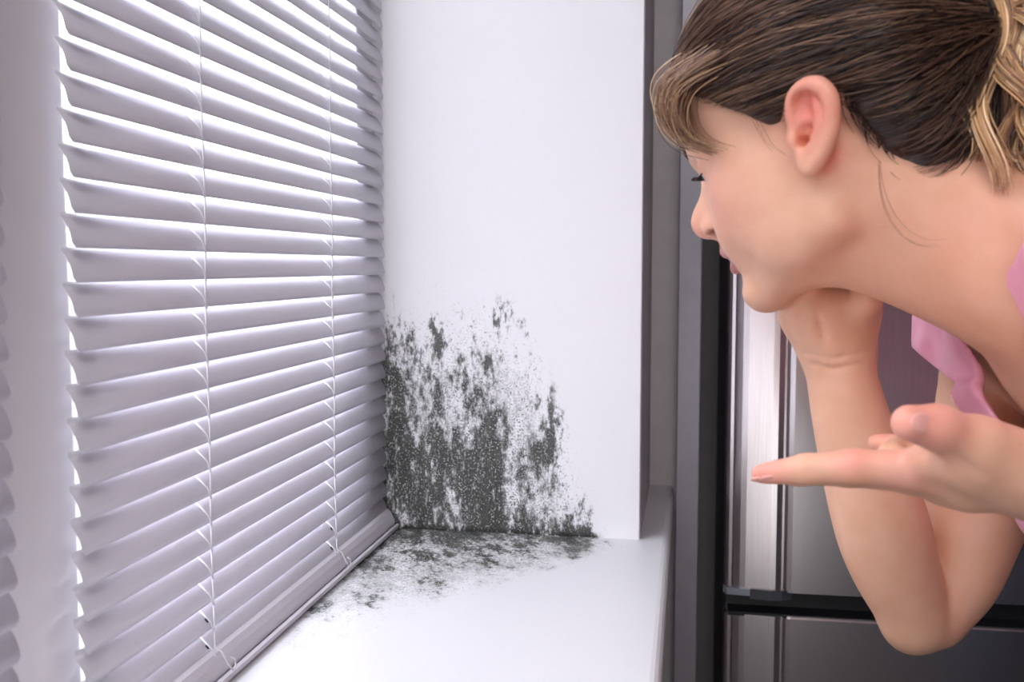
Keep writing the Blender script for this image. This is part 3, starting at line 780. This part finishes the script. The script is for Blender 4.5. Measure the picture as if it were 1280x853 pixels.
mesh_np('ponytail', P, Q, MAT_HAIR, hair, True, np.repeat(pt, Sg * 3, axis=0))['kind'] = 'stuff'
# short hairs at the nape
lc = (Ph - HO) @ HR.T * 1000; um_ = np.interp(lc[:, 0], LINE[:, 0], LINE[:, 1]); ok = np.where((np.abs(lc[:, 1] - um_) < 9) & (lc[:, 0] < -28) & (lc[:, 0] > -75))[0]
ix = RNG.choice(ok, 900); sg = np.where(lc[ix, 2] > 0, 1, -1)[:, None]; st = Ph[ix]; dr = (-HU * .9 + HF * .35)[None] * 1.0 + RNG.normal(size=(900, 3)) * .22
out_ = HL[None] * sg; ln_ = RNG.uniform(.008, .034, 900)[:, None]; s = np.linspace(0, 1, 8)
paths = np.stack([st - out_ * .001 + dr * ln_ * q - HF * ln_ * .5 * q * q - out_ * ln_ * .25 * q * q for q in s], 1)
P, Q = strands(paths, np.tile(np.linspace(.0004, .0001, 8), (900, 1))); mesh_np('nape_hairs', P, Q, MAT_HAIR, hair, True, np.tile(DK * 1.5, (len(P), 1)))['kind'] = 'stuff'
# loose wisps on neck, temple and crown
W_ = [([(1100, 205), (1102, 240), (1118, 280), (1150, 305), (1180, 300)], .652), ([(945, 150), (960, 180), (988, 196)], .664),
      ([(905, 60), (880, 50), (862, 52)], .72), ([(930, 30), (896, 38), (872, 48)], .72)]
pp = []
for pts, d in W_:
    q0 = np.array([(x, y, d) for x, y in pts], float)
    for r_i in range(3):
        q = bez(q0, np.linspace(0, 1, 16)); q[:, :2] += RNG.normal(size=2) * 4 + np.linspace(0, 1, 16)[:, None] * RNG.normal(size=2) * 6
        row = []
        for u in q:
            ds = surf(u[0], u[1]); row.append(C(u[0], u[1], ds - .0012 if ds and abs(ds - d) < .05 else d))
        pp.append(row)
pp = np.array(pp); P, Q = strands(pp, np.tile(np.linspace(.00013, .00006, 16), (len(pp), 1)))
mesh_np('wisps', P, Q, MAT_HAIR, hair, True, np.tile(BRN, (len(P), 1)))['kind'] = 'stuff'

# --- pink top: a cloth shell around torso and shoulders with sleeves and a scoop neck
VC = Vol((.22, -.40, -1.0), (.86, .20, -.40), .0031)
CL = TORSO + [(ell(NB + SD * .22 + VN * .085 + LT * .065, BR, (.07, .055, .06)), .04), (ell(NB + SD * .22 + VN * .085 - LT * .065, BR, (.07, .055, .06)), .04),
              (ell(NB + SD * .36 + VN * .02, BR, (.14, .085, .118)), .05), (ell(NB + SD * .50, BR, (.10, .105, .15)), .05)]
RSE = C(1234, 500, .848); LSE = LS * .62 + LE * .38
for p, k in CL: VC.put(p, k, grow=.013)
VC.put(rc(RS, RSE * 1.0, .050, .0545), .03); VC.put(rc(RSE, C(1228, 600, .825), .0545, .0545), .02)
VC.put(rc(C(1232, 462, .83), C(1370, 600, .70), .034, .055), .03)
VC.put(rc(LS, LSE, .056, .060), .03)
ax = [VC.lo[k] + VC.h * np.arange(VC.n[k]) for k in range(3)]
X3, Y3, Z3 = ax[0][:, None, None], ax[1][None, :, None], ax[2][None, None, :]
q1 = (X3 * 1.0 + Y3 * .55 + Z3 * .25); q2 = X3 * .4 - Y3 + Z3 * .6
A = VC.a + np.where(X3 < .44, .0032, .0022) * np.sin(q1 * 130 + 2.6 * np.sin(q2 * 34)) + .0008 * np.sin(q1 * 260 + q2 * 60)
A = np.abs(A) - .0030                                # thin double-sided cloth
def plane_cut(A, c, nrm): return np.maximum(A, (X3 - c[0]) * nrm[0] + (Y3 - c[1]) * nrm[1] + (Z3 - c[2]) * nrm[2])
def sel_cut(A, c, nrm, c0, r):                       # cut only near a sleeve
    d = (X3 - c[0]) * nrm[0] + (Y3 - c[1]) * nrm[1] + (Z3 - c[2]) * nrm[2]
    m_ = ((X3 - c0[0]) ** 2 + (Y3 - c0[1]) ** 2 + (Z3 - c0[2]) ** 2) < r * r
    return np.where(m_, np.maximum(A, d), A)
hn = nz(np.cross(C(1160, 452, 1), C(1262, 535, 1))); hn = hn if hn[1] < 0 else -hn
am = ((X3 - RSE[0]) ** 2 + (Z3 - RSE[2]) ** 2 < .085 ** 2) & (X3 < .46) & (Y3 < .03)
A = np.where(am, np.maximum(A, X3 * hn[0] + Y3 * hn[1] + Z3 * hn[2]), A)
A = sel_cut(A, LSE, nz(LE - LS), LSE, .078)
A = plane_cut(A, NB + SD * .52, SD)
fn, lo_, hi_ = ell(NB + VN * .045 - SD * .035, BR, (.105, .105, .064)); A = np.maximum(A, -fn(X3, Y3, Z3))
VC.a = A.astype(np.float32)
Pc, Qc = nets(VC); Pc = relax(Pc, Qc, 2, .5)
m, nt, b = new_mat('pink_jersey'); MAT_PINK = m
v, _ = coords(nt); n1 = noise(nt, v, 35, 3); n2 = noise(nt, v, 1500, 2)
nt.links.new(mixc(nt, n1.smooth(.3, .7), srgb(252, 184, 202), srgb(245, 168, 190)), b.inputs['Base Color'])
b.inputs['Roughness'].default_value = .8; bump(nt, b, n2, .15, .0004)
top = mesh_np('pink_top', Pc, Qc, MAT_PINK, person)
# --- trousers and shoes, below the frame
VT = Vol((0, 0, 0), (1, 1, 1), .5)
pw = to_world(np.array([PE]))[0]; sdw = CAMN[:3, :3] @ SD; ltw = CAMN[:3, :3] @ LT; ltw = nz(np.array([ltw[0], ltw[1], 0])); fw = nz(np.array([-ltw[1], ltw[0], 0]))
if fw[0] > 0: fw = -fw
VT = Vol(pw + np.array([-.35, -.35, -pw[2] + .06]), pw + np.array([.30, .35, .14]), .007)
VT.put(ell(pw - sdw * .02, np.array([sdw, np.cross(sdw, ltw), ltw]), (.12, .115, .158)), .03)
for s in (-1, 1):
    hip = pw + ltw * .085 * s + np.array([0, 0, -.05]); kne = pw + ltw * .09 * s + fw * .03; kne[2] = .47; ank = pw + ltw * .095 * s - fw * .02; ank[2] = .09
    VT.put(rc(hip, kne, .085, .060), .04); VT.put(rc(kne, ank, .060, .048), .02)
Pt, Qt = nets(VT); Pt = relax(Pt, Qt, 2, .5)
MAT_DENIM = plain('blue_denim', (.05, .075, .14), .85, 0, 300, .06); MAT_SHOE = plain('white_canvas', (.7, .7, .7), .7, 0, 120, .02)
mesh_np('trousers', Pt, Qt, MAT_DENIM, person, world=False)
for s in (-1, 1):
    VS = Vol(pw + ltw * .095 * s + np.array([-.2, -.2, -pw[2] - .01]), pw + ltw * .095 * s + np.array([.2, .2, -pw[2] + .13]), .005)
    hl = pw + ltw * .095 * s - fw * .045; hl[2] = .036; to = hl + fw * .16; to[2] = .032; an = hl + fw * .03; an[2] = .085
    VS.put(rc(hl, to, .034, .036), .01); VS.put(rc(hl + np.array([0, 0, .02]), an, .036, .042), .02)
    gz = VS.lo[2] + VS.h * np.arange(VS.n[2]); VS.a = np.maximum(VS.a, (.001 - gz)[None, None, :]).astype(np.float32)
    P, Q = nets(VS); mesh_np('shoe', relax(P, Q, 1), Q, MAT_SHOE, person, world=False)
